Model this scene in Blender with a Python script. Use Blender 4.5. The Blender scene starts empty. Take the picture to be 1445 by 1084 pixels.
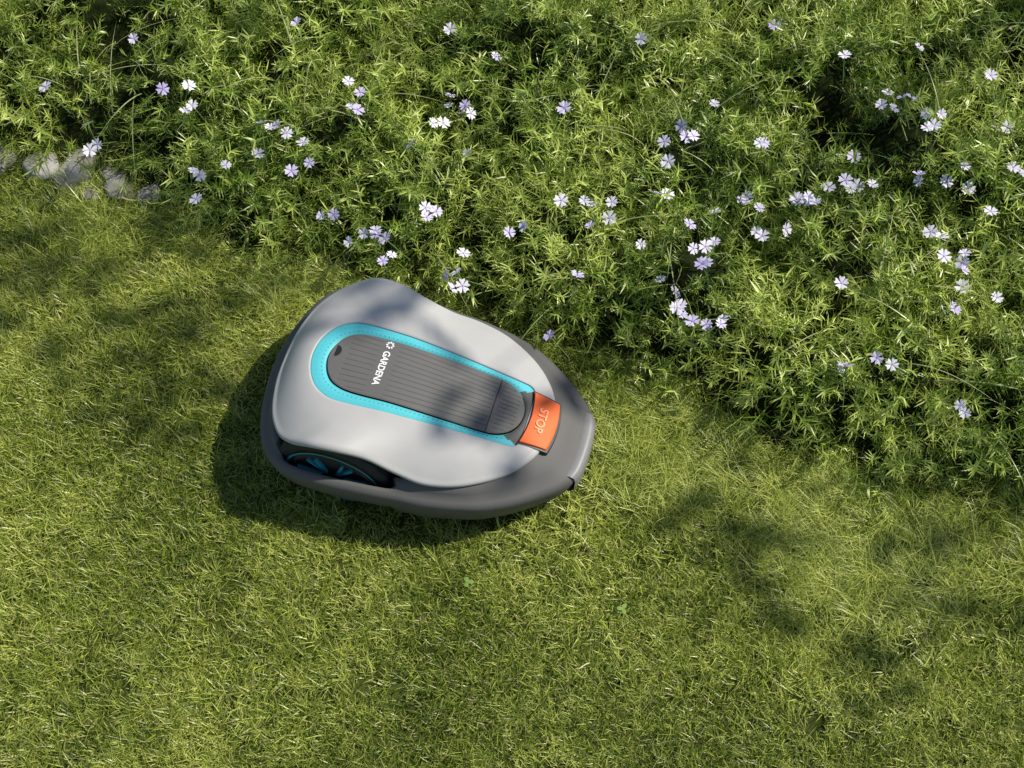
import bpy, math, random
import numpy as np
from mathutils import Vector, Matrix, noise
rng=np.random.default_rng(7); random.seed(7)
scene=bpy.context.scene
R=math.radians
# ---------------------------------------------------------------- helpers
def link(o,parent=None):
    scene.collection.objects.link(o)
    if parent: o.parent=parent
    return o
def mesh_obj(name,verts,faces,mats=None,midx=None,smooth=True,parent=None,do_link=True,cols=None):
    me=bpy.data.meshes.new(name)
    me.from_pydata([tuple(map(float,v)) for v in verts],[],[tuple(f) for f in faces])
    if mats:
        for m in mats: me.materials.append(m)
    if midx is not None: me.polygons.foreach_set("material_index",list(midx))
    me.polygons.foreach_set("use_smooth",[smooth]*len(me.polygons))
    if cols is not None:
        at=me.color_attributes.new("tint",'FLOAT_COLOR','POINT')
        at.data.foreach_set("color",np.asarray(cols,dtype=np.float32).ravel())
    me.update()
    o=bpy.data.objects.new(name,me)
    if do_link: link(o,parent)
    return o
def nodes(name):
    m=bpy.data.materials.new(name); m.use_nodes=True
    nt=m.node_tree; nt.nodes.clear()
    out=nt.nodes.new("ShaderNodeOutputMaterial")
    return m,nt,out
def plastic(name,col,rough=.45,bump=.15,scale=1800,spec=.5,var=.06):
    m,nt,out=nodes(name); N=nt.nodes; Lk=nt.links
    b=N.new("ShaderNodeBsdfPrincipled"); Lk.new(b.outputs[0],out.inputs[0])
    tc=N.new("ShaderNodeTexCoord")
    n1=N.new("ShaderNodeTexNoise"); n1.inputs["Scale"].default_value=scale; n1.inputs["Detail"].default_value=2
    Lk.new(tc.outputs["Object"],n1.inputs["Vector"])
    bp=N.new("ShaderNodeBump"); bp.inputs["Strength"].default_value=bump; bp.inputs["Distance"].default_value=.0004
    Lk.new(n1.outputs["Fac"],bp.inputs["Height"]); Lk.new(bp.outputs[0],b.inputs["Normal"])
    n2=N.new("ShaderNodeTexNoise"); n2.inputs["Scale"].default_value=35; n2.inputs["Detail"].default_value=6
    Lk.new(tc.outputs["Object"],n2.inputs["Vector"])
    mx=N.new("ShaderNodeMix"); mx.data_type='RGBA'
    mx.inputs["A"].default_value=(*[c*(1-var) for c in col],1); mx.inputs["B"].default_value=(*[min(1,c*(1+var)) for c in col],1)
    Lk.new(n2.outputs["Fac"],mx.inputs["Factor"]); Lk.new(mx.outputs["Result"],b.inputs["Base Color"])
    mr=N.new("ShaderNodeMapRange"); mr.inputs["To Min"].default_value=rough-.05; mr.inputs["To Max"].default_value=rough+.08
    Lk.new(n2.outputs["Fac"],mr.inputs["Value"]); Lk.new(mr.outputs[0],b.inputs["Roughness"])
    b.inputs["Specular IOR Level"].default_value=spec
    return m
def foliage(name,c_dark,c_mid,c_light,transl=.35,nscale=3.0,gloss=.05,tcol=None):
    m,nt,out=nodes(name); N=nt.nodes; Lk=nt.links
    geo=N.new("ShaderNodeNewGeometry")
    nz=N.new("ShaderNodeTexNoise"); nz.inputs["Scale"].default_value=nscale; nz.inputs["Detail"].default_value=1.5
    Lk.new(geo.outputs["Position"],nz.inputs["Vector"])
    at=N.new("ShaderNodeAttribute"); at.attribute_name="tint"
    sep=N.new("ShaderNodeSeparateColor"); Lk.new(at.outputs["Color"],sep.inputs[0])
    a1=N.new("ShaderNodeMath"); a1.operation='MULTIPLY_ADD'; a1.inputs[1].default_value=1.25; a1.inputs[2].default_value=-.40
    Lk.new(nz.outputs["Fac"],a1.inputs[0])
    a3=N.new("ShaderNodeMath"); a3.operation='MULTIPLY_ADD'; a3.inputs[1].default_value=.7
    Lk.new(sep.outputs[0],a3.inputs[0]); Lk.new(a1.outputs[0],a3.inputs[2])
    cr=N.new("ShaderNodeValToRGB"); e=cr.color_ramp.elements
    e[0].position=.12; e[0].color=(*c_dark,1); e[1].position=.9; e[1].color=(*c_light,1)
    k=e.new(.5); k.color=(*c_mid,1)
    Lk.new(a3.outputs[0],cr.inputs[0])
    mx=N.new("ShaderNodeMix"); mx.data_type='RGBA'; mx.inputs["B"].default_value=(*(tcol or (.52,.46,.20)),1)
    Lk.new(sep.outputs[1],mx.inputs["Factor"]); Lk.new(cr.outputs[0],mx.inputs["A"])
    b=N.new("ShaderNodeBsdfDiffuse"); Lk.new(mx.outputs["Result"],b.inputs[0])
    t=N.new("ShaderNodeBsdfTranslucent"); Lk.new(mx.outputs["Result"],t.inputs["Color"])
    ms=N.new("ShaderNodeMixShader"); ms.inputs[0].default_value=transl
    Lk.new(b.outputs[0],ms.inputs[1]); Lk.new(t.outputs[0],ms.inputs[2])
    g=N.new("ShaderNodeBsdfGlossy"); g.inputs["Roughness"].default_value=.38; g.inputs[0].default_value=(1,1,.88,1)
    m2=N.new("ShaderNodeMixShader"); m2.inputs[0].default_value=gloss
    Lk.new(ms.outputs[0],m2.inputs[1]); Lk.new(g.outputs[0],m2.inputs[2]); Lk.new(m2.outputs[0],out.inputs[0])
    return m
def soil(name,c1,c2,c3,scale=30):
    m,nt,out=nodes(name); N=nt.nodes; Lk=nt.links
    b=N.new("ShaderNodeBsdfDiffuse"); Lk.new(b.outputs[0],out.inputs[0])
    geo=N.new("ShaderNodeNewGeometry")
    nz=N.new("ShaderNodeTexNoise"); nz.inputs["Scale"].default_value=scale; nz.inputs["Detail"].default_value=5
    Lk.new(geo.outputs["Position"],nz.inputs["Vector"])
    cr=N.new("ShaderNodeValToRGB"); e=cr.color_ramp.elements
    e[0].position=.3; e[0].color=(*c1,1); e[1].position=.7; e[1].color=(*c3,1); k=e.new(.5); k.color=(*c2,1)
    Lk.new(nz.outputs["Fac"],cr.inputs[0]); Lk.new(cr.outputs[0],b.inputs[0])
    bp=N.new("ShaderNodeBump"); bp.inputs["Strength"].default_value=.8; bp.inputs["Distance"].default_value=.01
    Lk.new(nz.outputs["Fac"],bp.inputs["Height"]); Lk.new(bp.outputs[0],b.inputs["Normal"])
    return m
def instancer(name,pts,rots,scl,idx,coll,parent=None):
    me=bpy.data.meshes.new(name); me.vertices.add(len(pts))
    me.vertices.foreach_set("co",np.asarray(pts,dtype=np.float32).ravel())
    a=me.attributes.new("rot",'FLOAT_VECTOR','POINT'); a.data.foreach_set("vector",np.asarray(rots,dtype=np.float32).ravel())
    a=me.attributes.new("scl",'FLOAT','POINT'); a.data.foreach_set("value",np.asarray(scl,dtype=np.float32))
    a=me.attributes.new("idx",'INT','POINT'); a.data.foreach_set("value",np.asarray(idx,dtype=np.int32))
    o=bpy.data.objects.new(name,me); link(o,parent)
    ng=bpy.data.node_groups.new(name+"_scatter",'GeometryNodeTree')
    ng.interface.new_socket("Geometry",in_out='INPUT',socket_type='NodeSocketGeometry')
    ng.interface.new_socket("Geometry",in_out='OUTPUT',socket_type='NodeSocketGeometry')
    N=ng.nodes; gi=N.new("NodeGroupInput"); go=N.new("NodeGroupOutput")
    ip=N.new("GeometryNodeInstanceOnPoints"); ci=N.new("GeometryNodeCollectionInfo")
    ci.inputs["Collection"].default_value=coll; ci.inputs["Separate Children"].default_value=True; ci.inputs["Reset Children"].default_value=True
    def att(n,t):
        q=N.new("GeometryNodeInputNamedAttribute"); q.data_type=t; q.inputs["Name"].default_value=n; return q
    r=att("rot",'FLOAT_VECTOR'); s=att("scl",'FLOAT'); i=att("idx",'INT')
    er=N.new("FunctionNodeEulerToRotation")
    L=ng.links
    L.new(gi.outputs[0],ip.inputs["Points"]); L.new(ci.outputs[0],ip.inputs["Instance"])
    ip.inputs["Pick Instance"].default_value=True
    L.new(i.outputs[0],ip.inputs["Instance Index"]); L.new(r.outputs[0],er.inputs[0]); L.new(er.outputs[0],ip.inputs["Rotation"])
    L.new(s.outputs[0],ip.inputs["Scale"]); L.new(ip.outputs[0],go.inputs[0])
    md=o.modifiers.new("scatter",'NODES'); md.node_group=ng
    return o
def ribbon(V,Fc,Cc,base,dirv,up,length,width,curve,seg,tint,tw=0.0,wprof=None):
    d=Vector(dirv).normalized(); side=d.cross(Vector(up))
    if side.length<1e-4: side=d.cross(Vector((1,0,0)))
    side.normalize(); p=Vector(base); i0=len(V)
    for k in range(seg+1):
        u=k/seg
        w=width*(wprof(u) if wprof else (1-u**1.8))*.5
        s=side
        if k==seg and not wprof:
            V.append(tuple(p)); Cc.append(tint)
        else:
            V.append(tuple(p-s*w)); V.append(tuple(p+s*w)); Cc.append(tint); Cc.append(tint)
        d=(d+Vector(curve)*(1/seg)).normalized()
        p=p+d*(length/seg)
    for k in range(seg):
        a=i0+2*k
        if k==seg-1 and not wprof: Fc.append((a,a+1,a+2))
        else: Fc.append((a,a+1,a+3,a+2))
def tube(V,Fc,pts,rads,ns=8):
    i0=len(V); n=len(pts)
    for k,(p,r) in enumerate(zip(pts,rads)):
        p=Vector(p); d=(Vector(pts[min(k+1,n-1)])-Vector(pts[max(k-1,0)])).normalized()
        s=d.cross(Vector((.13,.21,.97))); 
        if s.length<.05: s=d.cross(Vector((1,0,0)))
        s.normalize(); t=d.cross(s)
        for j in range(ns):
            a=2*math.pi*j/ns; V.append(tuple(p+(s*math.cos(a)+t*math.sin(a))*r))
    for k in range(n-1):
        for j in range(ns):
            a=i0+k*ns+j; b=i0+k*ns+(j+1)%ns; Fc.append((a,b,b+ns,a+ns))
# ---------------------------------------------------------------- materials
M_shell=plastic("grey_plastic",(.42,.417,.405),.45,.10,2500,.35)
M_body=plastic("dark_grey_plastic",(.105,.103,.099),.58,.35,1500,.3)
M_panel=plastic("charcoal_plastic",(.12,.118,.113),.55,.3,1500,.35)
M_black=plastic("black_plastic",(.012,.012,.013),.5,.1)
M_rubber=plastic("black_rubber",(.02,.02,.02),.75,.3)
M_teal=plastic("turquoise_plastic",(.09,.50,.56),.45,.05,1800,.3)
M_teal2=plastic("turquoise_dark",(.02,.26,.32),.5,.05)
M_orange=plastic("orange_plastic",(.86,.15,.035),.55,.08,1800,.25)
M_orange2=plastic("orange_relief",(.95,.36,.18),.5,.05,1800,.25)
M_white=plastic("white_print",(.8,.8,.8),.5,.0)
M_bump=plastic("bumper_plastic",(.2,.2,.2),.45,.2)
M_grass=foliage("lawn_blades",(.08,.13,.014),(.30,.39,.045),(.66,.71,.18),.34,2.6,.045)
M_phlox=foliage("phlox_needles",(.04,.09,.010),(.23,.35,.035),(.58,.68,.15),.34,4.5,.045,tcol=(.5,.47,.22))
M_long=foliage("long_blades",(.2,.28,.09),(.38,.47,.18),(.58,.64,.32),.3,4.0)
M_clover=foliage("clover_green",(.12,.22,.03),(.22,.36,.06),(.32,.46,.09),.3,4.0)
M_leaf=foliage("tree_leaf",(.03,.07,.015),(.05,.10,.02),(.08,.13,.03),.25,2.0)
M_soil=soil("lawn_soil",(.025,.032,.008),(.05,.065,.014),(.085,.10,.025))
M_bed=soil("bed_soil",(.008,.012,.004),(.015,.022,.007),(.03,.036,.012),45)
M_bark=soil("bark",(.05,.035,.025),(.10,.08,.06),(.17,.14,.11),25)
M_rock=soil("grey_stone",(.14,.135,.125),(.27,.26,.24),(.42,.41,.39),18)
def petalmat():
    m,nt,out=nodes("petal"); N=nt.nodes; Lk=nt.links
    oi=N.new("ShaderNodeObjectInfo"); cr=N.new("ShaderNodeValToRGB"); e=cr.color_ramp.elements
    e[0].color=(.68,.60,.90,1); e[1].color=(.93,.91,.97,1); k=e.new(.4); k.color=(.84,.80,.95,1)
    at=N.new("ShaderNodeAttribute"); at.attribute_name="tint"
    Lk.new(oi.outputs["Random"],cr.inputs[0])
    mx=N.new("ShaderNodeMix"); mx.data_type='RGBA'; mx.blend_type='MULTIPLY'; mx.inputs["Factor"].default_value=1
    Lk.new(cr.outputs[0],mx.inputs["A"]); Lk.new(at.outputs["Color"],mx.inputs["B"])
    b=N.new("ShaderNodeBsdfDiffuse"); t=N.new("ShaderNodeBsdfTranslucent"); s=N.new("ShaderNodeMixShader"); s.inputs[0].default_value=.25
    Lk.new(mx.outputs["Result"],b.inputs[0]); Lk.new(mx.outputs["Result"],t.inputs[0]); Lk.new(b.outputs[0],s.inputs[1]); Lk.new(t.outputs[0],s.inputs[2]); Lk.new(s.outputs[0],out.inputs[0])
    return m
M_petal=petalmat()
# ---------------------------------------------------------------- terrain
EX=np.array([-6,-3,-1.5,-.83,-.696,-.572,-.475,-.399,-.249,-.10,.093,.176,.27,.386,.437,.551,.74,1.1,2.0,6])
EY=np.array([.9,.8,.60,.4265,.387,.302,.225,.19,.165,.11,.045,-.005,-.04,-.09,-.155,-.205,-.24,-.265,-.28,-.36])
def edge(x): return float(np.interp(x,EX,EY))
def nz(x,y,s,o=0.0): return noise.noise(Vector((x*s+o,y*s-o,o*.37)))
def hmound(x,y):
    d=y-(edge(x)+.05)+.03*nz(x,y,9,3.1)
    if d<=-.02: return 0.0
    u=min(1,max(0,(d+.02)/.17)); s=u*u*(3-2*u)
    return s*max(.01,.09+.055*nz(x,y,3.5,1.7)+.095*nz(x,y,7.5,8.2))
gx=np.concatenate([[-300,-60,-15,-6],np.linspace(-3,3,61),[6,15,60,300]]); gy=gx; V=[];Fc=[]
for y in gy:
    for x in gx:
        z=.006*nz(x,y,2.2,5) if abs(x)<3 and abs(y)<3 else 0
        V.append((x,y,z))
n=len(gx)
for j in range(len(gy)-1):
    for i in range(n-1): Fc.append((j*n+i,j*n+i+1,(j+1)*n+i+1,(j+1)*n+i))
mesh_obj("ground",V,Fc,[M_soil])
V=[];Fc=[];nx,ny=170,110
xs=np.linspace(-2.6,2.8,nx)
for j in range(ny):
    for x in xs:
        y=edge(x)+.02+(2.6)*(j/(ny-1))**1.3
        V.append((x,y,hmound(x,y)+.008 if j>0 else -.01))
for j in range(ny-1):
    for i in range(nx-1): Fc.append((j*nx+i,j*nx+i+1,(j+1)*nx+i+1,(j+1)*nx+i))
mesh_obj("flower_bed_soil",V,Fc,[M_bed])
# ---------------------------------------------------------------- lawn (patches of blades)
mow_loc=Vector((-.1365,-.0963,0)); mow_ang=-16.5
ca,sa=math.cos(R(mow_ang)),math.sin(R(mow_ang))
def to_local(x,y):
    dx,dy=x-mow_loc.x,y-mow_loc.y; return dx*ca+dy*sa, -dx*sa+dy*ca
coll=bpy.data.collections.new("lawn_patches")
NT=10; NLg=4; PR=.066
for k in range(NT+NLg):
    lg=k>=NT
    V=[];Fc=[];Cc=[]
    for b in range(1650 if not lg else 1350):
        r=PR*math.sqrt(rng.random()); a=rng.uniform(0,6.283)
        bx,by=r*math.cos(a),r*math.sin(a)
        if not lg and nz(bx,by,60,k*5.1)<-.26: continue
        comb=5*nz(bx,by,30 if not lg else 18,k*3.3+1); tall=1+.8*nz(bx,by,40,k*7.7+2)
        lean=rng.uniform(.1,1.45) if not lg else rng.uniform(.2,1.2); az=comb+rng.normal(0,1.6 if not lg else .95)
        d=(math.sin(lean)*math.cos(az),math.sin(lean)*math.sin(az),math.cos(lean))
        if lg: L=rng.uniform(.024,.048)*tall; w=rng.uniform(.0009,.0016)
        else: L=rng.uniform(.012,.029)*tall; w=rng.uniform(.0011,.0021)
        az2=az+rng.normal(0,.8)
        tint=(min(1,max(0,rng.random()**1.2+.6*nz(bx,by,45,k+.5))),float(rng.random()<.13)*rng.uniform(.3,1)*(.4 if lg else 1),0,1)
        cv=rng.uniform(.0,.9) if not lg else rng.uniform(.4,1.2)
        ribbon(V,Fc,Cc,(bx,by,-.002),d,(math.cos(az+1.57),math.sin(az+1.57),.2) if rng.random()<.35 else (0,0,1),L,w,(cv*math.cos(az2),cv*math.sin(az2),-.5*rng.random()-(.3 if lg else 0)),3 if not lg else 4,tint)
    coll.objects.link(mesh_obj("patch_%02d"%k,V,Fc,[M_grass],do_link=False,cols=Cc))
P=[];RT=[];SC=[];ID=[]
def add_patches(x0,x1,y0,y1,sp,smul=1.0,excl=None):
    ny_=int((y1-y0)/(sp*.866)); nx_=int((x1-x0)/sp)
    for j in range(ny_+1):
        for i in range(nx_+1):
            x=x0+(i+.5*(j%2))*sp+rng.normal(0,sp*.13); y=y0+j*sp*.866+rng.normal(0,sp*.13)
            if y>edge(x)+.10: continue
            if excl and excl[0]<x<excl[1] and excl[2]<y<excl[3]: continue
            s=(1+.2*nz(x,y,5,2))*smul*rng.uniform(.92,1.12)
            de=edge(x)-y; idn=int(rng.integers(0,NT))
            pl=(.9 if x>.12 else .25)*(1-de/.26)+.5*nz(x,y,6,31)
            lx,ly=to_local(x,y); um=(lx/.27)**2+(ly/.19)**2<1.1
            if de<.26 and pl>.25 and not um: idn=NT+int(rng.integers(0,NLg))
            if um: s*=.85
            P.append((x,y,.006*nz(x,y,2.2,5)-(.006 if um else 0))); RT.append((.06*rng.normal(),.06*rng.normal(),rng.uniform(0,6.283))); SC.append(s); ID.append(idn)
add_patches(-1.4,1.4,-.95,.85,.082)
add_patches(-3,3,-3,1.0,.13,1.6,(-1.35,1.35,-.9,.8))
instancer("lawn_grass",P,RT,SC,ID,coll)
# ---------------------------------------------------------------- phlox
sprigs=[]
for k in range(16):
    V=[];Fc=[];Cc=[]
    L=rng.uniform(.05,.095); lean=rng.uniform(.0,.5)
    d=Vector((math.sin(lean),0,math.cos(lean))); p=Vector((0,0,0)); pts=[p.copy()]; dirs=[d.copy()]
    ns=12
    bx=rng.normal(0,.4); by=rng.normal(0,.4)
    for i in range(ns):
        d=(d+Vector((bx,by,-.1))/ns).normalized(); p=p+d*L/ns; pts.append(p.copy()); dirs.append(d.copy())
    tube(V,Fc,pts[::3],[.0010*(1-.15*i) for i in range(len(pts[::3]))],3); Cc+=[(.6,.25,0,1)]*len(V)
    rot=rng.uniform(0,3)
    for i in range(4,ns+1):
        u=i/ns; rot+=1.57+rng.normal(0,.25)
        dd=dirs[i]; s=dd.cross(Vector((.1,1,.05))).normalized(); t=dd.cross(s)
        nl=2 if i<ns-2 else 3
        for q in range(nl):
            a=rot+q*2*math.pi/nl+rng.normal(0,.25)
            rad=s*math.cos(a)+t*math.sin(a)
            ld=rad*rng.uniform(.7,1.1)+dd*rng.uniform(.3,1.0)
            ll=rng.uniform(.014,.025)*(1 if i<ns-1 else .75)
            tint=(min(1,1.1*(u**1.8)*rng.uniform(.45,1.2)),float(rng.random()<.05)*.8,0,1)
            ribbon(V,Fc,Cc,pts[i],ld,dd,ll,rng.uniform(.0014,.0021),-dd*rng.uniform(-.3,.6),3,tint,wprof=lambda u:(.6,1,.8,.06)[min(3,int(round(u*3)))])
    sprigs.append((np.array(V),Fc,Cc))
coll=bpy.data.collections.new("phlox_clumps")
NS=10; CR=.058
for k in range(NS):
    VV=[];FF=[];CC=[];off=0
    for b in range(25):
        r=CR*math.sqrt(rng.random()); a=rng.uniform(0,6.283)
        v,f_,c_=sprigs[int(rng.integers(0,16))]
        tl=abs(rng.normal(0,.35))+.5*(r/CR)**2; az=a+rng.normal(0,.8)
        q=Matrix.Rotation(az,3,'Z')@Matrix.Rotation(min(1.3,tl),3,'Y')@Matrix.Rotation(rng.uniform(0,6.283),3,'Z')
        s=rng.uniform(.6,1.35); tb=rng.uniform(-.22,.15)
        VV.append(v@np.array(q).T*s+np.array([r*math.cos(a),r*math.sin(a),-.015*(r/CR)**2]))
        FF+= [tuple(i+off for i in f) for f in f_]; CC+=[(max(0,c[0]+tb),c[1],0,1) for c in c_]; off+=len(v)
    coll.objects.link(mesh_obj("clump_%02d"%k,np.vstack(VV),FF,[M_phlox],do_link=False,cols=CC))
P=[];RT=[];SC=[];ID=[]
def in_mower(x,y,g=.0):
    lx,ly=to_local(x,y); return (lx/(.285+g))**2+(ly/(.2+g))**2<1
def add_clumps(x0,x1,y0,y1,sp,smul=1):
    ny_=int((y1-y0)/(sp*.866)); nx_=int((x1-x0)/sp)
    for j in range(ny_+1):
        for i in range(nx_+1):
            x=x0+(i+.5*(j%2))*sp+rng.normal(0,sp*.25); y=y0+j*sp*.866+rng.normal(0,sp*.25)
            d=y-edge(x)-.055+.04*nz(x,y,9,6.6)
            if d<0 or in_mower(x,y,.05): continue
            if nz(x,y,5,12.5)<-.45: continue
            h=hmound(x,y); e=.03
            gx_=(hmound(x+e,y)-hmound(x-e,y))/(2*e); gy_=(hmound(x,y+e)-hmound(x,y-e))/(2*e)
            tx=-gx_*.8+rng.normal(0,.16); ty=-gy_*.8+rng.normal(0,.16)
            if d<.06: ty-=.35
            az=math.atan2(ty,tx); tilt=min(1.2,math.hypot(tx,ty))
            q=Matrix.Rotation(az,3,'Z')@Matrix.Rotation(tilt,3,'Y')@Matrix.Rotation(rng.uniform(0,6.283),3,'Z')
            P.append((x,y,h+.012*rng.normal())); RT.append(tuple(q.to_euler())); SC.append(smul*rng.uniform(.85,1.15)); ID.append(int(rng.integers(0,NS)))
add_clumps(-1.35,1.4,-.4,1.3,.062)
add_clumps(-2.6,2.8,1.3,2.9,.10,1.5)
add_clumps(-2.6,-1.38,.3,1.3,.10,1.5); add_clumps(1.43,2.8,-.35,1.3,.10,1.5)
phx=instancer("creeping_phlox",P,RT,SC,ID,coll)
# flowers
coll=bpy.data.collections.new("phlox_blossoms")
for k in range(5):
    V=[];Fc=[];Cc=[]
    cup=rng.uniform(.05,.35)
    for q in range(5):
        a=q*2*math.pi/5+rng.normal(0,.06); ca_,sa_=math.cos(a),math.sin(a)
        prof=[(.0008,.0007),(.004,.0022),(.0075,.0040),(.0105,.0038)]
        i0=len(V)
        for (r,w) in prof:
            z=cup*r
            for sgn in (-1,0,1):
                rr=r-(.0018 if (sgn==0 and r>.009) else 0); zz=z+(.0004 if sgn==0 else 0)
                V.append((ca_*rr-sa_*w*sgn,sa_*rr+ca_*w*sgn,zz)); c=(.75,.6,.95,1) if r<.003 else (1,1,1,1); Cc.append(c)
        for j in range(3):
            for s in range(2):
                b=i0+j*3+s; Fc.append((b,b+1,b+4,b+3))
    i0=len(V); tube(V,Fc,[(0,0,.001),(0,0,-.012),(.002,0,-.06)],[.0009,.0008,.0006],4); Cc+=[(.25,.4,.12,1)]*(len(V)-i0)
    i0=len(V); tube(V,Fc,[(0,0,.0),(0,0,.0016)],[.0009,.0003],5); Cc+=[(.9,.75,.3,1)]*(len(V)-i0)
    coll.objects.link(mesh_obj("blossom_%d"%k,V,Fc,[M_petal],do_link=False,smooth=False,cols=Cc))
FLs="-74,43 -74,37 -61,49 -56,50 -57,45 -55,46 -55,33 -54,32 -54,26 -49,34 -44,43 -41,42 -43,36 -36,38 -38,33 -35,34 -32,24 -28,50 -26,48 -28,45 -27,45 -11,47 -11,49 -8,46 -8,46 -14,43 -9,45 -8,36 -17,36 -27,18 -25,20 -23,20 -21,14 -15,24 -13,24 -11,11 -10,9 -8,15 0,20 8,25 12,25 13,21 16,23 17,26 9,45 11,11 6,0 21,17 24,27 26,27 25,37 29,40 29,38 35,46 34,24 30,21 29,16 31,16 30,13 25,11 "\
"27,9 26,5 27,4 32,2 34,2 41,37 40,27 39,26 41,25 41,20 42,19 46,21 48,26 50,26 50,25 53,28 56,30 57,28 59,29 58,35 64,46 65,48 66,45 67,47 69,47 71,43 71,41 70,40 73,43 69,29 70,31 71,19 69,19 70,14 74,30 76,32 76,28 74,15 73,13 74,12 73,8 54,10 58,-4 59,-6 53,-6 52,-6 69,4 70,-13 79,23 84,32 83,41 79,7 -66,60 -39,64 -11,62 23,59 48,64 73,60 -83,51 -3,57 58,56 84,52"
FL=[tuple(int(c)/100 for c in q.split(",")) for q in FLs.split()]
P=[];RT=[];SC=[];ID=[]
for (x,y) in FL:
    for rep in range(2 if rng.random()<.3 else 1):
        xx=x+rng.normal(0,.004)+rep*.015; yy=y+rng.normal(0,.004)+rep*rng.normal(0,.012)
        h=min(.22,max(hmound(xx,yy)+rng.uniform(.092,.105),.15+rng.normal(0,.01)))
        yy-=(h-.17)*.53
        P.append((xx,yy,h)); RT.append((rng.normal(0,.35)+.2,rng.normal(0,.3),rng.uniform(0,6))); SC.append(rng.uniform(.9,1.25)); ID.append(int(rng.integers(0,5)))
instancer("phlox_flowers",P,RT,SC,ID,coll,phx)
V=[];Fc=[];Cc=[]
for k in range(330):
    x=rng.uniform(-1.2,1.3); y=rng.uniform(-.15,1.2)
    if y<edge(x)+.07 or in_mower(x,y,.05): continue
    az=rng.uniform(0,6.28); lean=rng.uniform(.4,1.1)
    d=(math.sin(lean)*math.cos(az),math.sin(lean)*math.sin(az),math.cos(lean))
    ribbon(V,Fc,Cc,(x,y,hmound(x,y)+.045),d,(0,0,1),rng.uniform(.08,.22),rng.uniform(.0014,.0027),(math.cos(az)*.9,math.sin(az)*.9,-.9),10,(rng.random(),rng.random()**2*.7,0,1))
for (x,y,a0) in [(-.467,.262,1.2),(-.34,.30,2.0),(.62,.10,.4),(-.70,.36,5.2)]:
    ribbon(V,Fc,Cc,(x,y,.04),(math.cos(a0),math.sin(a0),.5),(0,0,1),.07,.0035,(-2.2*math.sin(a0),2.2*math.cos(a0),-.4),12,(.9,1,0,1))
mesh_obj("tall_grass",V,Fc,[M_long],cols=Cc)
# two small clover seedlings in the lawn
V=[];Fc=[];Cc=[]
for (x,y) in [(-.069,-.362),(.172,-.406)]:
    for q in range(3):
        a=q*2.09+x*30
        ribbon(V,Fc,Cc,(x,y,.020),(math.cos(a),math.sin(a),.2),(0,0,1),.009,.007,(0,0,-.3),4,(.8,.0,0,1),wprof=lambda u:(.25,.8,1,.9,.4)[min(4,int(round(u*4)))])
mesh_obj("clover_leaves",V,Fc,[M_clover],cols=Cc)
def rock(x,y,z,r,sx,sy,sz,seed):
    import bmesh
    bm=bmesh.new(); bmesh.ops.create_icosphere(bm,subdivisions=4,radius=1)
    for v in bm.verts:
        n1=noise.noise(v.co*1.3+Vector((seed,0,0)))*.35+noise.noise(v.co*4+Vector((0,seed,0)))*.1
        v.co=v.co*(1+n1); v.co=Vector((v.co.x*sx,v.co.y*sy,v.co.z*sz))*r
    me=bpy.data.meshes.new("rock"); bm.to_mesh(me); bm.free(); me.materials.append(M_rock)
    me.polygons.foreach_set("use_smooth",[True]*len(me.polygons))
    o=bpy.data.objects.new("rock",me); o.location=(x,y,z); o.rotation_euler=(0,0,seed); link(o)
for q in [(-.80,.435,.010,.038,1.3,.8,.5,1.1),(-.72,.405,.010,.034,1.3,.7,.5,2.3),(-.87,.45,.01,.035,1,.9,.5,3.2),(-.66,.385,.010,.022,1.2,.9,.6,4.0),(-.77,.385,.010,.016,1,1,.6,5.0),(-.97,.47,.01,.04,1.2,.9,.5,6.0)]: rock(*q)
# ---------------------------------------------------------------- mower
mow=bpy.data.objects.new("robotic_lawn_mower",None); link(mow); mow.location=mow_loc; mow.rotation_euler=(0,0,R(mow_ang))
def cr_spline(pts,per=24):
    P=np.array(pts,float); out=[]; n=len(P)
    g0=P[1].copy(); g0[1]*=-1; g1=P[-2].copy(); g1[1]*=-1
    Q=np.vstack([g0,P,g1])
    for i in range(1,n):
        p0,p1,p2,p3=Q[i-1],Q[i],Q[i+1],Q[i+2]
        for k in range(per):
            t=k/per
            out.append(.5*((2*p1)+(-p0+p2)*t+(2*p0-5*p1+4*p2-p3)*t*t+(-p0+3*p1-3*p2+p3)*t**3))
    out.append(P[-1]); return np.array(out)
def loop(half,n=100,per=24):
    C=cr_spline(half,per); s=np.concatenate([[0],np.cumsum(np.linalg.norm(np.diff(C[:,:2],axis=0),axis=1))]); s/=s[-1]
    u=np.linspace(0,1,n+1); H=np.stack([np.interp(u,s,C[:,k]) for k in range(C.shape[1])],1)
    Mh=H[1:-1][::-1].copy(); Mh[:,1]*=-1
    return np.vstack([H,Mh])
NH=110
shell_h=[(-.236,0,.152),(-.233,.05,.152),(-.220,.10,.152),(-.197,.134,.156),(-.168,.150,.172),(-.13,.157,.194),(-.085,.155,.197),(-.045,.149,.184),(0,.149,.161),(.045,.150,.150),(.097,.137,.148),(.15,.107,.147),(.185,.072,.147),(.203,.037,.147),(.208,0,.147)]
body_h=[(-.261,0,.12),(-.257,.05,.12),(-.244,.105,.12),(-.221,.150,.12),(-.18,.178,.122),(-.12,.184,.124),(-.05,.181,.124),(0,.176,.122),(.056,.171,.12),(.122,.156,.118),(.165,.137,.116),(.20,.115,.114),(.232,.090,.112),(.252,.070,.110),(.2625,.050,.108),(.266,.02,.108),(.266,0,.108)]
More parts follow.
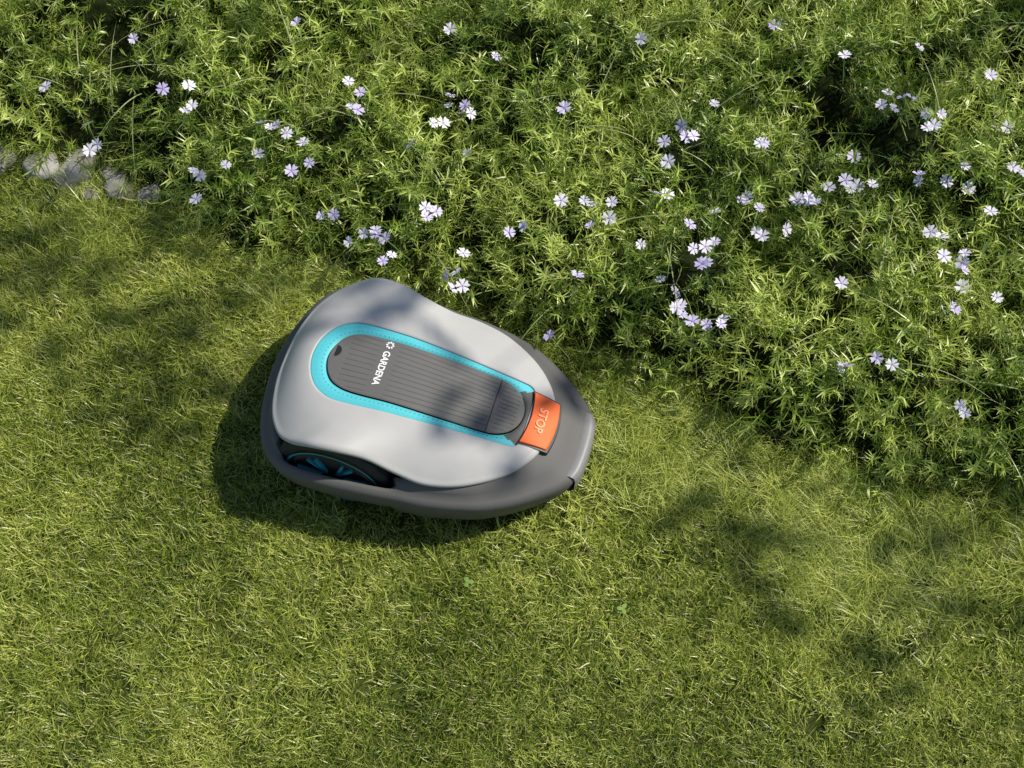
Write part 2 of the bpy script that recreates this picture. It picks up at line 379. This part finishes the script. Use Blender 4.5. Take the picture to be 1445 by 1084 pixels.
teal_h=[(-.182,0,0),(-.178,.025,0),(-.166,.048,0),(-.148,.063,0),(-.12,.071,0),(-.05,.069,0),(.02,.065,0),(.09,.060,0),(.14,.0565,0),(.158,.054,0),(.166,.045,0),(.168,.02,0),(.168,0,0)]
panel_h=[(-.155,0,0),(-.152,.018,0),(-.143,.035,0),(-.128,.046,0),(-.10,.0515,0),(-.03,.051,0),(.04,.050,0),(.10,.048,0),(.125,.045,0),(.145,.035,0),(.157,.019,0),(.161,0,0)]
def base_z(x):
    z=.198
    if x>-.05: z-=.036*((x+.05)/.21)**1.3
    if x<-.10: z-=.6*(x+.10)**2
    return z
def ztop(x,y): return base_z(x)-.8*y*y
S=loop(shell_h,NH); B=loop(body_h,NH); T=loop(teal_h,NH); Pn=loop(panel_h,NH)
for L_ in (T,Pn):
    for i in range(len(L_)): L_[i,2]=ztop(L_[i,0],L_[i,1])
def loft(name,rings,mats,matf=None,parent=mow,close_first=False,close_last=False,smooth=True):
    V=[];Fc=[];MI=[]; n=len(rings[0])
    for r in rings: V+= [tuple(p) for p in r]
    for k in range(len(rings)-1):
        for i in range(n):
            j=(i+1)%n; Fc.append((k*n+i,k*n+j,(k+1)*n+j,(k+1)*n+i)); MI.append(matf(k,rings[k][i],rings[k+1][i]) if matf else 0)
    if close_first: Fc.append(tuple(range(n))[::-1]); MI.append(MI[0])
    if close_last: Fc.append(tuple((len(rings)-1)*n+i for i in range(n))); MI.append(MI[-1])
    return mesh_obj(name,V,Fc,mats,MI,smooth,parent)
def offs(L_,d,z=None):
    out=L_.copy(); n=len(L_)
    for i in range(n):
        t=L_[(i+1)%n][:2]-L_[i-1][:2]; t=t/np.linalg.norm(t); nn=np.array([-t[1],t[0]])
        out[i,:2]=L_[i][:2]+nn*d
    if z is not None: out[:,2]=z
    return out
rings=[]
r=T.copy(); r[:,2]-=.006; rings.append(r)
r=T.copy(); r[:,2]-=.0008; rings.append(r)
Ti=offs(T,.0010); Ti[:,2]=T[:,2]+.0002; rings.append(Ti)
K=18
edgeS=offs(S,-.006)
for k in range(1,K+1):
    s=k/K; r=Ti*(1-s)+edgeS*s
    zi=Ti[:,2]; zo=S[:,2]+.004
    g=s**2.1*.75+s*.25
    r[:,2]=zi*(1-g)+zo*g
    hx=np.exp(-((r[:,0]+.10)/.06)**2); r[:,2]+=.003*hx*np.sin(min(1,s)*math.pi*.8)**2*(np.abs(r[:,1])>.03)
    rings.append(r)
for a,(o,dz) in enumerate([(-.003,.0030),(-.001,.0012),(0,-.0015),(-.0005,-.005),(-.002,-.008)]):
    r=offs(S,o); r[:,2]=S[:,2]+dz; rings.append(r)
r=offs(S,-.01); r[:,2]=S[:,2]-.008; rings.append(r)
loft("upper_shell",rings,[M_shell])
rings=[]
for s,dz in [(0,-.006),(0,-.0022),(.08,-.0016),(.5,-.0024),(.92,-.0030),(1,-.006)]:
    r=T*(1-s)+Pn*s; r=r.copy(); r[:,2]=[ztop(p[0],p[1])+dz for p in r]; rings.append(r)
def tm(k,a,b): return 1 if (a[0]>.150 and abs(a[1])<.05) else 0
loft("turquoise_trim",rings,[M_teal,M_body],tm)
V=[];Fc=[]
for s in (.33,.66):
    r=T*(1-s)+Pn*s
    for i in range(0,len(r),2):
        x,y=r[i][:2]
        if x>.14: continue
        z=ztop(x,y)-.0019; i0=len(V); V.append((x,y,z+.0005))
        for q in range(6): V.append((x+.0011*math.cos(q*1.047),y+.0011*math.sin(q*1.047),z-.0006))
        for q in range(6): Fc.append((i0,i0+1+q,i0+1+(q+1)%6))
mesh_obj("trim_dimples",V,Fc,[M_teal2],parent=mow)
def hw(x): return float(np.interp(x,Pn[:NH+1,0],Pn[:NH+1,1]))
V=[];Fc=[];nu,nv=120,241
xr=-.155+.316*(.5-.5*np.cos(np.linspace(0,math.pi,nu)))
def groove(x,y):
    w0=.0505-.012*(x+.1)/.25; e=0
    v=y/w0*5.5; f=abs(v-round(v))*w0/5.5
    m=1.0 if f<.0007 else 0
    dist=hw(x)-abs(y)
    if dist<.004 or x<-.130 or x>.150 or abs(x-.113)<.004: m=0
    if -.082<x<-.056 and abs(y)<.047: m=0
    e=-.0009*m
    if abs(x-.113)<.0009: e-=.002
    if dist<.0012: e-=.0008
    return e
for x in xr:
    w=hw(x)
    for j in range(nv):
        y=w*(2*j/(nv-1)-1); V.append((x,y,ztop(x,y)+.0006+groove(x,y)))
for i in range(nu-1):
    for j in range(nv-1):
        a=i*nv+j; Fc.append((a,a+nv,a+nv+1,a+1))
mesh_obj("hinged_cover",V,Fc,[M_panel],parent=mow)
def strip(name,x0,x1,y0,y1,dz0,dz1,mat,nx_=6,ny_=30,zf=ztop,shape=None,parent=mow):
    V=[];Fc=[]
    for i in range(nx_+1):
        for j in range(ny_+1):
            u=i/nx_; v=j/ny_; x=x0+(x1-x0)*u; y=y0+(y1-y0)*v
            if shape: x,y=shape(u,v)
            V.append((x,y,zf(x,y)+dz1))
    n1=len(V)
    for k in range(n1): V.append((V[k][0],V[k][1],V[k][2]-(dz1-dz0)))
    w=ny_+1
    for i in range(nx_):
        for j in range(ny_):
            a=i*w+j; Fc.append((a,a+w,a+w+1,a+1)); Fc.append((n1+a,n1+a+1,n1+a+w+1,n1+a+w))
    for i in range(nx_):
        a=i*w; Fc.append((a,n1+a,n1+a+w,a+w)); a=i*w+ny_; Fc.append((a,a+w,n1+a+w,n1+a))
    for j in range(ny_):
        a=j; Fc.append((a,a+1,n1+a+1,n1+a)); a=nx_*w+j; Fc.append((a,n1+a,n1+a+1,a+1))
    return mesh_obj(name,V,Fc,[mat],smooth=False,parent=parent)
strip("cover_seam",.1122,.1138,-.0465,.0465,-.003,.0011,M_black)
V=[];Fc=[]
V.append((-.1475,.010,ztop(-.1475,.01)+.0014))
for q in range(17):
    a=-math.pi/2+math.pi*q/16; x=-.1475+.009*math.cos(a); y=.010+.010*math.sin(a); V.append((x,y,ztop(x,y)+.0014))
for q in range(16): Fc.append((0,1+q,2+q))
mesh_obj("finger_notch",V,Fc,[M_black],parent=mow,smooth=False)
def zst(x,y):
    u=(x-.160)/.048; return .1622-.0100*u-.0045*max(0,u)**3-.9*y*y
def stop_shape(g):
    def f(u,v):
        y=(v*2-1)*(.0455+g-.004*u); x=.1685-g*.6+u*(.0425+g*1.6)+ .008*(1-(y/.05)**2)-.004
        return x,y
    return f
strip("stop_recess",0,0,0,0,-.012,.0012,M_black,10,40,zst,stop_shape(.0022))
o=strip("stop_button",0,0,0,0,-.004,.0050,M_orange,10,40,zst,stop_shape(-.0008))
bv=o.modifiers.new("b",'BEVEL'); bv.width=.0015; bv.segments=3; bv.limit_method='ANGLE'
def text(body,name,mat,cx,cy,length,height,zf,dz,bold):
    cu=bpy.data.curves.new(name,'FONT'); cu.body=body; cu.size=1; cu.align_x='CENTER'; cu.align_y='CENTER'; cu.offset=bold; cu.extrude=0
    o=bpy.data.objects.new(name,cu); scene.collection.objects.link(o)
    dg=bpy.context.evaluated_depsgraph_get(); me=bpy.data.meshes.new_from_object(o.evaluated_get(dg)); bpy.data.objects.remove(o)
    co=np.array([v.co[:] for v in me.vertices]); mn=co.min(0);mx=co.max(0)
    for v in me.vertices:
        tx=(v.co.x-(mn[0]+mx[0])/2)/(mx[0]-mn[0])*length; ty=(v.co.y-(mn[1]+mx[1])/2)/(mx[1]-mn[1])*height
        x=cx+ty; y=cy-tx; v.co=(x,y,zf(x,y)+dz)
    me.materials.clear(); me.materials.append(mat)
    for p in me.polygons: p.material_index=0
    ob=bpy.data.objects.new(name,me); link(ob,mow); return ob
text("GARDENA","logo_text",M_white,-.069,-.001,.062,.0115,ztop,.0016,.028)
text("STOP","stop_text",M_orange2,.190,0,.042,.0140,zst,.0066,.025)
V=[];Fc=[]
cx,cy=-.069,.042
for q in range(8):
    a=q*math.pi/4
    for (r0,r1,da) in [(.0030,.0068,.32)]:
        i0=len(V)
        for (rr,dd) in [(r0,-da*.5),(r0+.002,-da),(r1,-da*.55),(r1,da*.55),(r0+.002,da),(r0,da*.5)]:
            x=cx+rr*math.cos(a+dd); y=cy+rr*math.sin(a+dd); V.append((x,y,ztop(x,y)+.0016))
        Fc.append(tuple(range(i0,i0+6)))
mesh_obj("logo_emblem",V,Fc,[M_white],parent=mow,smooth=False)
def arch(p): 
    x,y=p[0],abs(p[1]); 
    return max(0,min(1,(x+.205)/.02))*max(0,min(1,(.012-x)/.02)) if y>.09 else 0
A=offs(S,-.012); 
m=np.array([arch(p) for p in A])
A[:,2]=.143*(1-m)+.05*m
rings=[A]
A1=offs(S,-.002); A1[:,2]=.142; 
Bi=offs(B,-.014); Bi[:,2]=B[:,2]+.0045
mB=np.array([arch(p) for p in B])
A1b=A1*(1-mB[:,None])+np.column_stack([offs(B,-.018)[:,:2],np.full(len(B),.06)])*mB[:,None]
rings.append(A1b)
A2=A1*.35+Bi*.65; A2[:,2]+=.002
A2b=A2*(1-mB[:,None])+np.column_stack([offs(B,-.0165)[:,:2],B[:,2]-.003])*mB[:,None]
rings.append(A2b); rings.append(Bi)
for o_,dz in [(-.008,.003),(-.003,-.001),(-.0005,-.006),(0,-.013),(-.003,-.03)]:
    r=offs(B,o_); r[:,2]=B[:,2]+dz; rings.append(r)
low=np.where(mB>.5,.062,.050)
r=offs(B,-.011); r[:,2]=low; rings.append(r)
r=offs(B,-.016); r[:,2]=low-.003; rings.append(r)
r=offs(B,-.022); r[:,2]=low+.002; rings.append(r)
def bm_(k,a,b):
    if k<=1 and arch(b)>.3 : return 1
    if k>=len(rings)-2: return 1
    return 0
loft("lower_body",rings,[M_body,M_black],bm_)
r1=offs(B,-.024,.085); r2=offs(B,-.030,.036); r3=offs(B,-.05,.030)
for rr in (r1,r2,r3):
    for p in rr:
        if arch(p)>.0 : p[1]*= .80
loft("chassis",[r1,r2,r3],[M_black],close_last=True)
for sgn in (1,-1):
    Rw,W=.095,.034; yc=sgn*.136; xc=-.105; zc=.094
    V=[];Fc=[];MI=[]
    prof=[(.012,.5),(.060,.5),(.066,.62),(.070,.5),(.088,.5),(.094,.35),(.095,0),(.094,-.35),(.088,-.5),(.012,-.5)]
    nsg=72
    for (rr,yy) in prof:
        for q in range(nsg):
            a=2*math.pi*q/nsg; r_=rr+(.002 if (rr>.09 and q%4<2) else 0)
            V.append((xc+r_*math.cos(a),yc+sgn*yy*W,zc+r_*math.sin(a)))
    for k in range(len(prof)-1):
        for q in range(nsg): 
            a=k*nsg+q;b=k*nsg+(q+1)%nsg; Fc.append((a,b,b+nsg,a+nsg)); MI.append(0)
    Fc.append(tuple(range(nsg))); MI.append(0)
    for q in range(6):
        a=q*math.pi/3
        for (r0,r1_,w0,w1) in [(.018,.058,.003,.010)]:
            i0=len(V)
            for yy in (.50,.66):
                for (rr,ww) in [(r0,-w0),(r1_,-w1),(r1_,-w1+.004),(r0+.012,0),(r1_,w1-.004),(r1_,w1),(r0,w0)]:
                    V.append((xc+rr*math.cos(a)-ww*math.sin(a),yc+sgn*yy*W,zc+rr*math.sin(a)+ww*math.cos(a)))
            Fc.append(tuple(range(i0+7,i0+14))); MI.append(1)
            for e in range(7): Fc.append((i0+e,i0+(e+1)%7,i0+7+(e+1)%7,i0+7+e)); MI.append(1)
    i0=len(V)
    for yy,rr in ((.6,.074),(.6,.078)):
        for q in range(nsg):
            a=2*math.pi*q/nsg; V.append((xc+rr*math.cos(a),yc+sgn*yy*W,zc+rr*math.sin(a)))
    for q in range(nsg): Fc.append((i0+q,i0+(q+1)%nsg,i0+nsg+(q+1)%nsg,i0+nsg+q)); MI.append(1)
    mesh_obj("wheel",V,Fc,[M_rubber,M_teal2],MI,False,mow)
V=[];Fc=[]
for sgn in (1,-1): tube(V,Fc,[(.16,sgn*.05-.012,.03),(.16,sgn*.05-.010,.03),(.16,sgn*.05+.010,.03),(.16,sgn*.05+.012,.03)],[.02,.03,.03,.02],24)
mesh_obj("front_castors",V,Fc,[M_rubber],parent=mow)
prof=[(.252,.112),(.262,.1135),(.269,.110),(.2715,.100),(.271,.075),(.266,.060),(.255,.058)]
V=[];Fc=[];ny_=24
for (x,z) in prof:
    for j in range(ny_+1):
        v=2*j/ny_-1; y=.058*v; V.append((x-.005*v*v-.004*abs(v)**8,y,z))
for k in range(len(prof)-1):
    for j in range(ny_): a=k*(ny_+1)+j; Fc.append((a,a+1,a+ny_+2,a+ny_+1))
mesh_obj("front_bumper",V,Fc,[M_bump],parent=mow)
# ---------------------------------------------------------------- sun & tree
SUN_EL,SUN_AZ=50.0,12.0
Ls=Vector((math.cos(R(SUN_EL))*math.cos(R(SUN_AZ)),math.cos(R(SUN_EL))*math.sin(R(SUN_AZ)),math.sin(R(SUN_EL))))
sd=bpy.data.lights.new("sun",'SUN'); sd.energy=5.0; sd.angle=R(.53); sd.color=(1,.94,.83)
so=bpy.data.objects.new("sun",sd); link(so); so.rotation_euler=Ls.to_track_quat('Z','Y').to_euler()
w=bpy.data.worlds.new("World"); scene.world=w; w.use_nodes=True
bg=w.node_tree.nodes["Background"]; sky=w.node_tree.nodes.new("ShaderNodeTexSky"); sky.sky_type='NISHITA'; sky.sun_disc=False
sky.sun_elevation=R(SUN_EL); sky.sun_rotation=R(90-SUN_AZ); w.node_tree.links.new(sky.outputs[0],bg.inputs[0]); bg.inputs[1].default_value=.105
targets=[(-.17,.02,.2,3.3,.06,9),(-.25,.05,.2,3.2,.04,4),(-.12,-.14,.17,3.2,.05,7),(.0,-.14,.17,3.1,.04,5),(.11,-.08,.13,3.2,.05,10),(-.03,-.2,.16,3.1,.05,5),
 (-.75,.20,0,3.4,.2,20),(-.55,.12,0,3.4,.18,16),(-.9,.28,0,3.5,.2,20),(-.62,.02,0,3.5,.12,8),(-1.1,.15,0,3.5,.25,20),
 (.45,-.30,0,3.1,.14,11),(.65,-.36,0,3.1,.16,11),(.85,-.38,0,3.2,.16,13),(.55,-.48,0,3.2,.1,6),(1.05,-.4,0,3.2,.2,14),(.3,-.27,0,3.1,.08,7),
 (-.6,.7,.1,3.6,.2,10),(-.9,.6,.1,3.6,.2,10),(.45,.25,.1,3.4,.16,5)]
trunk_base=Vector((6.3,3.6,0)); top=Vector((6.0,3.3,3.5))
V=[];Fc=[]
tp=[trunk_base+(top-trunk_base)*t+Vector((.08*math.sin(4*t),.06*math.cos(5*t),0)) for t in np.linspace(0,1,12)]
tube(V,Fc,tp,[.18*(1-.55*t)+.08*math.exp(-12*t) for t in np.linspace(0,1,12)],16)
LV=[];LF=[];LC=[]
def leaf(p):
    az=rng.uniform(0,6.28); el=rng.normal(-.3,.4); d=Vector((math.cos(az)*math.cos(el),math.sin(az)*math.cos(el),math.sin(el)))
    ribbon(LV,LF,LC,p,d,(rng.normal(0,.4),rng.normal(0,.4),1),rng.uniform(.05,.08),rng.uniform(.028,.042),(0,0,-.5),5,(rng.random(),0,0,1),wprof=lambda u:math.sin(math.pi*min(.97,u*.93+.04))**.8)
for (x,y,z,hh,rad,nl) in targets:
    c=Vector((x,y,z))+Ls*((hh-z)/Ls.z)
    st=top+Vector((rng.normal(0,.05),rng.normal(0,.05),rng.uniform(-.6,0)))
    mid=(st*.45+c*.55)+Vector((0,0,.25))
    pts=[]
    for t in np.linspace(0,1,12):
        pts.append((st*(1-t)**2+mid*2*t*(1-t)+c*t*t)+Vector((rng.normal(0,.01),rng.normal(0,.01),rng.normal(0,.01))))
    tube(V,Fc,pts,[.035*(1-t)**1.6+.002 for t in np.linspace(0,1,12)],7)
    for i in range(nl):
        q=c+Vector((rng.normal(0,rad*.6),rng.normal(0,rad*.6),rng.normal(0,rad*.5)))
        tube(V,Fc,[c,(c+q)/2+Vector((0,0,.01)),q],[.002,.0015,.001],4); leaf(q)
for k in range(150):
    c=top+Vector((rng.normal(.6,1.0),rng.normal(.6,1.0),rng.normal(1.0,.6)))
    if c.x<5.0: continue
    tube(V,Fc,[top+Vector((0,0,rng.uniform(-.3,0))),(top+c)/2+Vector((0,0,.2)),c],[.03,.015,.004],6)
    for i in range(40): leaf(c+Vector((rng.normal(0,.2),rng.normal(0,.2),rng.normal(0,.16))))
tree=bpy.data.objects.new("shade_tree",None); link(tree)
mesh_obj("trunk_and_limbs",V,Fc,[M_bark],parent=tree)
mesh_obj("leaves",LV,LF,[M_leaf],parent=tree,cols=LC)
cd=bpy.data.cameras.new("camera"); cam=bpy.data.objects.new("camera",cd); link(cam)
cam.location=(0,-1.136,2.137); cam.rotation_euler=(R(28),0,0); cd.lens=50; cd.sensor_width=36; cd.clip_end=1000; cd.clip_start=.05
scene.camera=cam
scene.view_settings.view_transform='Standard'; scene.view_settings.look='None'; scene.view_settings.exposure=0
